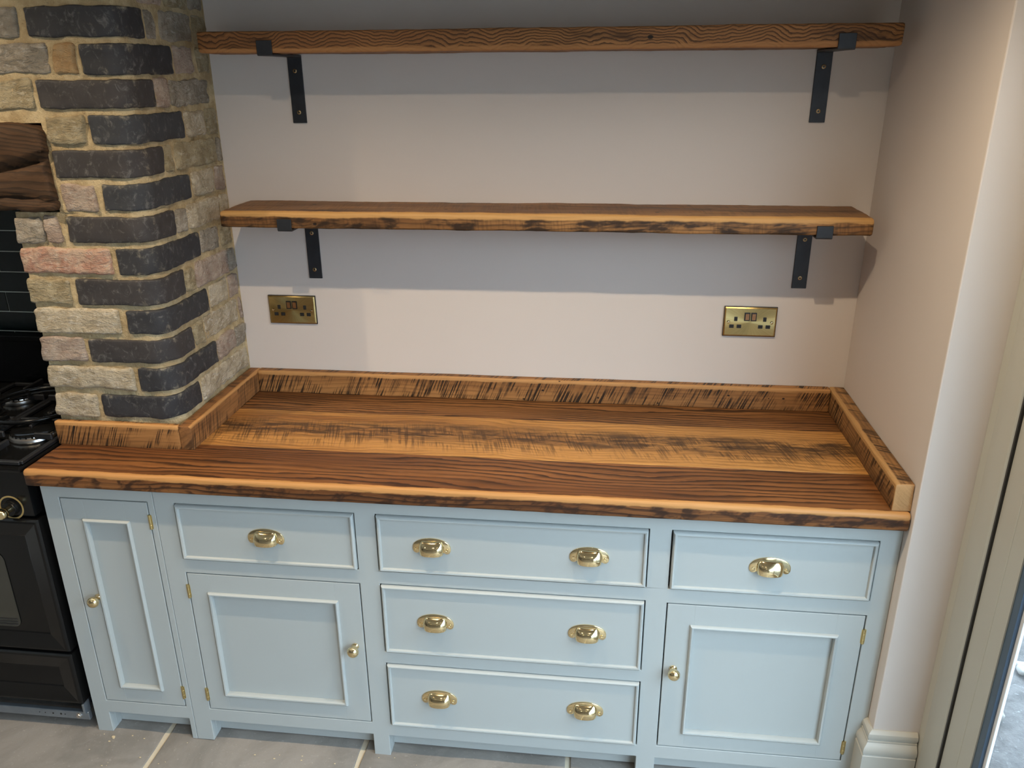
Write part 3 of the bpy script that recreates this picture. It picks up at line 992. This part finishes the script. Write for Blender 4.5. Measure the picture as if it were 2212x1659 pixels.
c2 = tag(empty('base_cabinet', (0, 0, 0)), 'wide grey-blue painted base cabinet with five drawers and two panelled doors', 'cabinet')
ops = [(d0, d1, zBt, zA), (d0, d1, zD, zC), (m0, m1, zE, zA), (m0, m1, zG, zF), (m0, m1, zI, zH), (r0, r1, zBt, zA), (r0, r1, zD, zC)]
face_frame(c2, SM+.0006, XR-.0008, ops, [(SM+.0006, .0060), (.4845, .5300), (1.2145, 1.2640), (1.7433, XR-.0008)], ZFT, ZB-.0016)
carcass(c2, SM+.001, XR-.002, ZFT, ZB-.002, -D+.023, -.02)
boxobj('partition', (.501, .519, -D+.023, -.03, ZFT+.018, ZB-.002), M['cab'], c2)
boxobj('partition', (1.231, 1.249, -D+.023, -.03, ZFT+.018, ZB-.002), M['cab'], c2)
boxobj('plinth', (SM+.001, XR-.002, -D+.045, -D+.063, .004, ZFT+.01), M['cab'], c2)
for a, b in ((SM+.0006, .0060), (.4845, .5300), (1.2145, 1.2640)):
    boxobj('foot_block', (a, b, -D+.0222, -D+.045, 0, ZFT), M['cab'], c2, bev=.001)
make_drawer(c2, d0, d1, zBt, zA, [(.247, .697)])
make_door(c2, d0, d1, zD, zC, (.0635, .4215, .1695, .5155), (.457, .373), d0+.0005, (.148, .4945))
make_drawer(c2, m0, m1, zE, zA, [(.679, .697), (1.0720, .697)])
make_drawer(c2, m0, m1, zG, zF, [(.679, .469), (1.0725, .469)])
make_drawer(c2, m0, m1, zI, zH, [(.680, .221), (1.0735, .221)])
make_drawer(c2, r0, r1, zBt, zA, [(1.502, .697)])
make_door(c2, r0, r1, zD, zC, (1.328, 1.6845, .1655, .5125), (1.2945, .375), r1-.0005, (.141, .4915))

# ------------------------------------------------------------------ shelves and brackets
def shelf(label, x0, x1, z0, z1, dep, mat, seed, rr):
    prof = rounded_rect(-dep, 0, 0, z1-z0, rr, 4, .010)
    bm = extrude_profile(prof, 0, x1-x0, .010, [(.0022, 4, 12), (.0012, 17, 40), (.0006, 60, 90)], seed, .006)
    o = finish('wall_shelf', bm, mat, None, smooth=35, loc=(x0, -.0008, z0))
    return tag(o, label, 'shelf', 'reclaimed timber wall shelves')
SD = .1975
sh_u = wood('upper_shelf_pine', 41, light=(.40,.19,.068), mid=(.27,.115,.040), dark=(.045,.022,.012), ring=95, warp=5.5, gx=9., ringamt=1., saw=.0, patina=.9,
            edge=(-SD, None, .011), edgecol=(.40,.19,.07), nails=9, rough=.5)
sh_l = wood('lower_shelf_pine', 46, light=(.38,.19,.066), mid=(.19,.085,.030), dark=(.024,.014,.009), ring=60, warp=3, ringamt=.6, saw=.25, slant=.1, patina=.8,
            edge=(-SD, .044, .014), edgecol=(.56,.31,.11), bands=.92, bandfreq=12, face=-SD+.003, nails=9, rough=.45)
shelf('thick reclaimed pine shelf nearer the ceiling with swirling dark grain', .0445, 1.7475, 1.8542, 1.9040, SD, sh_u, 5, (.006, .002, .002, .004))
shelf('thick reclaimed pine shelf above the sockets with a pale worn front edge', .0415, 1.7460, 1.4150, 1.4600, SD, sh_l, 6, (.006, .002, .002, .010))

def bracket_mesh(dep, ztop, drop, lip):
    bm = bmesh.new(); w = .0395; t = .005
    rad = .004
    # path of the outer face: down the wall, under the shelf, up the front lip, as side profile (y,z)
    prof = []
    outer = [(0, -drop), (0, ztop), (-dep-t, ztop), (-dep-t, lip)]
    inner_ = [(-dep, lip), (-dep, ztop), (-t, ztop), (-t, -drop)]
    # strip outline: wall strap back face at y=0, shelf strap top at z=ztop, lip inner face at y=-dep
    poly = [(0, -drop), (0, ztop), (-dep, ztop), (-dep, lip), (-dep-t, lip), (-dep-t, ztop-t+rad), (-dep-t+rad*.3, ztop-t+rad*.3), (-dep-t+rad, ztop-t), (-t-.002, ztop-t), (-t, ztop-t-.002), (-t, -drop)]
    A = [bm.verts.new((0, y, z)) for y, z in poly]; B = [bm.verts.new((w, y, z)) for y, z in poly]
    k = len(poly)
    for i in range(k): bm.faces.new((A[i], A[(i+1) % k], B[(i+1) % k], B[i]))
    bm.faces.new(A); bm.faces.new(list(reversed(B)))
    bmesh.ops.recalc_face_normals(bm, faces=bm.faces[:])
    es = [e for e in bm.edges if len(e.link_faces) == 2 and e.calc_face_angle(0) > .6]
    bmesh.ops.bevel(bm, geom=es, offset=.0007, segments=1, affect='EDGES')
    return bm
def bracket(x, z, label, lip, screws):
    root = tag(empty('shelf_bracket', (x, 0, z)), label, 'bracket', 'steel strap shelf brackets')
    finish('strap', bracket_mesh(SD+.0015, 0, .176 if z > 1.6 else .181, lip), M['iron'], root)
    for sx, sz in screws:
        finish('screw', lathe([(.0026,.0049),(.0027,.0066),(.0046,.0066),(.0056,.0058),(.0057,.0048)], 18, 'y', capped=False), M['screw'], root, smooth=40, loc=(sx-x, 0, sz-z))
bracket(.2015, 1.8518, 'black steel strap bracket under the higher shelf near the brick pier', .031, [(.2205, 1.812), (.2215, 1.704)])
bracket(1.6030, 1.8518, 'black steel strap bracket under the higher shelf near the right wall', .031, [(1.6230, 1.812), (1.6230, 1.704)])
bracket(.2040, 1.4122, 'black steel strap bracket under the lower shelf near the brick pier', .028, [(.2240, 1.367), (.2225, 1.258)])
bracket(1.6090, 1.4122, 'black steel strap bracket under the lower shelf near the right wall', .028, [(1.6295, 1.369), (1.6285, 1.261)])

# ------------------------------------------------------------------ sockets
def rrect_prism(bm, cx, cy, w, h, r, z0, z1, seg=4):
    pts = rounded_rect(cx-w/2, cx+w/2, cy-h/2, cy+h/2, (r,)*4, seg)
    a = [bm.verts.new((x, y, z0)) for x, y in pts]; b = [bm.verts.new((x, y, z1)) for x, y in pts]
    k = len(pts)
    for i in range(k): bm.faces.new((a[i], a[(i+1) % k], b[(i+1) % k], b[i]))
    bm.faces.new(a); bm.faces.new(b)
    return bm
def socket(x, z, label):
    root = tag(empty('wall_socket', (x, -.0002, z), (pi/2, 0, 0)), label, 'socket', 'double wall sockets above the worktop')
    bm = bmesh.new(); box(bm, -.0742, .0742, -.0442, .0442, 0, .0058)
    finish('back_spacer', bm, M['black'], root)
    bm = bmesh.new()
    def rr(w, h, z): 
        return [bm.verts.new((px, py, z)) for px, py in rounded_rect(-w/2, w/2, -h/2, h/2, (.002,)*4, 3)]
    R1, R2, R3 = rr(.1455, .0855, .0052), rr(.1455, .0855, .0068), rr(.1385, .0785, .0092)
    k = len(R1)
    for A, B in ((R1, R2), (R2, R3)):
        for i in range(k): bm.faces.new((A[i], A[(i+1) % k], B[(i+1) % k], B[i]))
    bm.faces.new(R3); bm.faces.new(R1)
    finish('face_plate', bm, M['plate'], root)
    for s in (-1, 1):
        cx = s*.0405
        for (ax, ay, w, h) in ((0, .0085, .0095, .0130), (-.0105, -.0135, .0130, .0105), (.0105, -.0135, .0130, .0105)):
            bm = bmesh.new(); rrect_prism(bm, cx+ax, ay, w, h, .0015, .0088, .0098)
            finish('socket_aperture', bm, M['black'], root)
            bm = bmesh.new(); rrect_prism(bm, cx+ax, ay, w*.5, h*.5, .0005, .0096, .00985)
            finish('socket_slot', bm, M['gap'], root)
        bm = bmesh.new(); rrect_prism(bm, s*.0092, .0155, .0160, .0250, .0012, .0088, .0104)
        sw = finish('switch_surround', bm, M['black'], root)
        bm = bmesh.new()
        vs = [bm.verts.new(p) for p in ((s*.0092-.0050, .0155-.0092, .0100), (s*.0092+.0050, .0155-.0092, .0100), (s*.0092+.0050, .0155+.0092, .0100), (s*.0092-.0050, .0155+.0092, .0100),
                                        (s*.0092-.0050, .0155-.0092, .0114), (s*.0092+.0050, .0155-.0092, .0114), (s*.0092+.0050, .0155+.0092, .0134), (s*.0092-.0050, .0155+.0092, .0134))]
        for q in ((0,1,2,3),(4,5,6,7),(0,1,5,4),(1,2,6,5),(2,3,7,6),(3,0,4,7)): bm.faces.new([vs[i] for i in q])
        finish('rocker', bm, M['rocker'], sw)
        bm = bmesh.new(); lathe([(.0001,.0112),(.0034,.0109),(.0048,.0092)], 16, 'z', bm, (s*.0605, -.001, 0), capped=False)
        box(bm, s*.0605-.003, s*.0605+.003, -.0015, -.0005, .0103, .0107)
        finish('screw', bm, M['brass'], root)
socket(.0679+.073, 1.1753-.043, 'brass double socket near the brick pier showing a bright streaked sheen')
socket(1.4312+.073, 1.1737-.043, 'paler brass double socket towards the right alcove wall')

# ------------------------------------------------------------------ range cooker
CX0, CX1 = -1.46, -.379
ck = tag(empty('range_cooker', (-.92, -.3, 0)), 'glossy black range cooker with gas hob and brass knobs', 'cooker')
def cp(name, b, mat, bev=.002, parent=ck):
    bm = bmesh.new(); box(bm, *[v-(-.92 if i < 2 else (-.3 if i < 4 else 0)) for i, v in enumerate(b)], bev=bev, seg=2)
    return finish(name, bm, mat, parent)
cp('body', (CX0, CX1, -.555, -.02, .085, .855), M['enamel'], .003)
cp('hob_top', (CX0, CX1-.001, -.612, -.03, .855, .868), M['enamel'], .005)
cp('back_panel', (CX0, CX1-.001, -.030, -.002, .868, 1.028), M['enamel'], .003)
cp('back_panel_cap', (CX0, CX1-.001, -.040, -.002, 1.012, 1.032), M['enamel'], .003)
cp('control_panel', (CX0, CX1-.008, -.592, -.556, .716, .854), M['enamel'], .004)
# oven door with raised border, sunk centre and window
def oven_door(z0, z1, win, x1=CX1+.002):
    x0 = x1-.52
    bm = bmesh.new()
    lv = [((0), -.558), ((0), -.596), ((.004), -.602), ((.010), -.603), ((.052), -.592), ((.056), -.590)]
    rings = []
    for ins, y in lv:
        rings.append([bm.verts.new((x+.92, y+.3, z)) for x, z in ((x0+ins, z0+ins), (x1-ins, z0+ins), (x1-ins, z1-ins), (x0+ins, z1-ins))])
    for a, b in zip(rings, rings[1:]):
        for i in range(4): bm.faces.new((a[i], a[(i+1) % 4], b[(i+1) % 4], b[i]))
    bm.faces.new(rings[0]); bm.faces.new(rings[-1])
    d = finish('oven_door' if win else 'storage_drawer', bm, M['enamel'], ck)
    if win:
        bm = bmesh.new()
        cx = (x0+x1)/2
        pts = rounded_rect(cx-.125, cx+.125, .355, .60, (.02, .02, .03, .03), 5)
        lo = [bm.verts.new((x+.92, -.591+.3, z)) for x, z in pts]; hi = [bm.verts.new((x+.92, -.5925+.3, z)) for x, z in pts]
        k = len(pts)
        for i in range(k): bm.faces.new((lo[i], lo[(i+1) % k], hi[(i+1) % k], hi[i]))
        bm.faces.new(hi); bm.faces.new(lo)
        finish('oven_window', bm, M['ovglass'], d)
        for i, zz in enumerate((.362, .370, .380)):
            bm = bmesh.new(); box(bm, cx-.118+.92, cx+.118+.92, -.5945+.3, -.5915+.3, zz, zz+.003, bev=.0008)
            finish('window_trim', bm, M['castiron'], d)
M['ovglass'] = plain('oven_glass', (.045,.042,.032), .08)
oven_door(.285, .710, True)
oven_door(.100, .275, False)
oven_door(.285, .710, True, CX1-.545)
oven_door(.100, .275, False, CX1-.545)
cp('side_rail', (CX1+.0005, CX1+.004, -.50, -.10, .60, .62), M['enamel'], .001)
cp('toe_panel', (CX0, CX1-.02, -.545, -.53, .05, .085), M['iron'], .001)
br = cp('base_rail', (CX0, CX1+.006, -.592, -.578, .034, .062), M['zinc'], .002)
for x, r in ((-.512,.0018), (-.487,.0025), (-.462,.0032), (-.449,.002), (-.53,.0018)):
    finish('rail_hole', lathe([(r,.0001),(r*.98,.0006)], 12, 'y'), M['black'], br, loc=(x+.92, -.592+.3, .049))
finish('bolt', lathe([(.0001,.006),(.006,.006),(.007,.004),(.007,.001),(.0095,.001),(.0095,0)], 8, 'y', capped=False), M['alu'], br, loc=(-.404+.92, -.592+.3, .049))
cp('corner_bracket', (CX1-.004, CX1+.003, -.60, -.575, .062, .098), M['zinc'], .001)
cp('corner_post', (CX1-.030, CX1-.022, -.570, -.560, .060, .100), M['black'], .001)
# knobs with gold dial rings
for i, kx in enumerate((-.448, -.575, -.70, -.83, -.96, -1.09, -1.22, -1.35)):
    root = empty('control_knob', (kx+.92, -.592+.3, .742), parent=ck)
    finish('dial_ring', lathe([(.0300,.0001),(.0300,.0008),(.0345,.0008),(.0345,.0001)], 40, 'y', capped=False), M['dial'], root)
    finish('knob_skirt', lathe([(.0215,0),(.021,.008),(.019,.012),(.0001,.0125)], 32, 'y', capped=False), M['enamel'], root, smooth=35)
    finish('knob_grip', lathe([(.010,.012),(.009,.022),(.0135,.027),(.0150,.034),(.0135,.042),(.0115,.045),(.010,.0435),(.0001,.0435)], 28, 'y', capped=False), M['brass'], root, smooth=35)
# hob: trays, burners, pan supports
def burner(cx, cy, r):
    root = empty('burner', (cx+.92, cy+.3, .868), parent=ck)
    finish('burner_base', lathe([(r*1.05,0),(r*1.08,.004),(r*1.05,.010),(r*.95,.013),(r*.93,.017),(r*.75,.018),(.001,.018)], 40, capped=False), M['alu'], root, smooth=40)
    bm = lathe([(r*.97,.0165),(r*.98,.019),(r*.90,.0225),(r*.55,.0240),(.001,.0242)], 40, capped=False)
    for i in range(24):
        a = 2*pi*i/24; 
        box(bm, r*.96*cos(a)-.0014, r*.96*cos(a)+.0014, r*.96*sin(a)-.0014, r*.96*sin(a)+.0014, .0135, .0205)
    finish('burner_cap', bm, M['enamel'], root, smooth=40)
burner(-.478, -.412, .060); burner(-.478, -.165, .045); burner(-.70, -.41, .045); burner(-.70, -.165, .055)
def grate(x0, x1, y0, y1):
    root = empty('pan_support', ((x0+x1)/2+.92, (y0+y1)/2+.3, .868), parent=ck)
    ox, oy = (x0+x1)/2, (y0+y1)/2
    def bar(a, b, w=.010, z0=.004, z1=.018):
        (xa, ya), (xb, yb) = a, b
        L = math.hypot(xb-xa, yb-ya); an = math.atan2(yb-ya, xb-xa)
        bm = bmesh.new(); box(bm, -L/2, L/2, -w/2, w/2, z0, z1, bev=.002)
        finish('bar', bm, M['castiron'], root, loc=((xa+xb)/2-ox, (ya+yb)/2-oy, 0), rot=(0, 0, an))
    bar((x0, y0), (x1, y0), .012, .001, .012); bar((x0, y1), (x1, y1), .012, .001, .012); bar((x0, y0), (x0, y1), .012, .001, .012); bar((x1, y0), (x1, y1), .012, .001, .012)
    ym = (y0+y1)/2
    bar((x0, ym), (x1, ym), .012, .001, .012)
    for cy in ((y0+ym)/2, (y1+ym)/2):
        cx = ox
        for dx, dy in ((1,0),(-1,0),(0,1),(0,-1)):
            ex = x1 if dx > 0 else x0 if dx < 0 else cx
            hy = (ym-y0)/2
            bar((cx+dx*.045, cy+dy*.045), (ex if dx else cx, cy+dy*hy), .009, .012, .030)
grate(-.585, -.392, -.59, -.06)
grate(-.80, -.60, -.59, -.06)
bm = bmesh.new(); ring_torus(bm, .138, .0065, 0, 0, 0, 64, 10)
for i in range(4):
    a = pi/4+pi/2*i
    for t in range(1):
        p = Vector((cos(a), sin(a), 0))
ring_torus(bm, .120, .004, -.006, 0, 0, 64, 8)
for i in range(6):
    a = 2*pi*i/6+.3
    c_, s_ = cos(a), sin(a)
    n_ = 4
    q = [bm.verts.new((c_*r-s_*w, s_*r+c_*w, z)) for r, w, z in ((.095,-.004,-.006),(.142,-.004,-.006),(.142,.004,-.006),(.095,.004,-.006),(.095,-.004,.004),(.142,-.004,.004),(.142,.004,.004),(.095,.004,.004))]
    for f_ in ((0,1,2,3),(4,5,6,7),(0,1,5,4),(1,2,6,5),(2,3,7,6),(3,0,4,7)): bm.faces.new([q[t] for t in f_])
o = finish('wok_ring', bm, M['enamel'], smooth=40, loc=(-.555, -.285, .9070))
tag(o, 'round black wok ring resting on the hob pan supports', 'wok ring')

# ------------------------------------------------------------------ crumbs of sawdust on the flagstones
bm = bmesh.new(); rs = random.Random(5)
for i in range(46):
    x, y = rs.uniform(-.34, 1.2), -rs.uniform(.555, .72)
    if -.372 < x < XR and y > -.598: y -= .045
    s = rs.uniform(.0006, .0018)
    box(bm, x-s*1.6, x+s*1.6, y-s, y+s, .0008, .0022)
box(bm, -.297, -.289, -.618, -.612, .0005, .003); box(bm, -.292, -.287, -.622, -.616, .0005, .0035)
o = finish('sawdust', bm, plain('pale_wood_dust', (.62,.50,.32), .9))
o['kind'] = 'stuff'; tag(o, 'pale crumbs of sawdust scattered on the flagstones', 'sawdust')
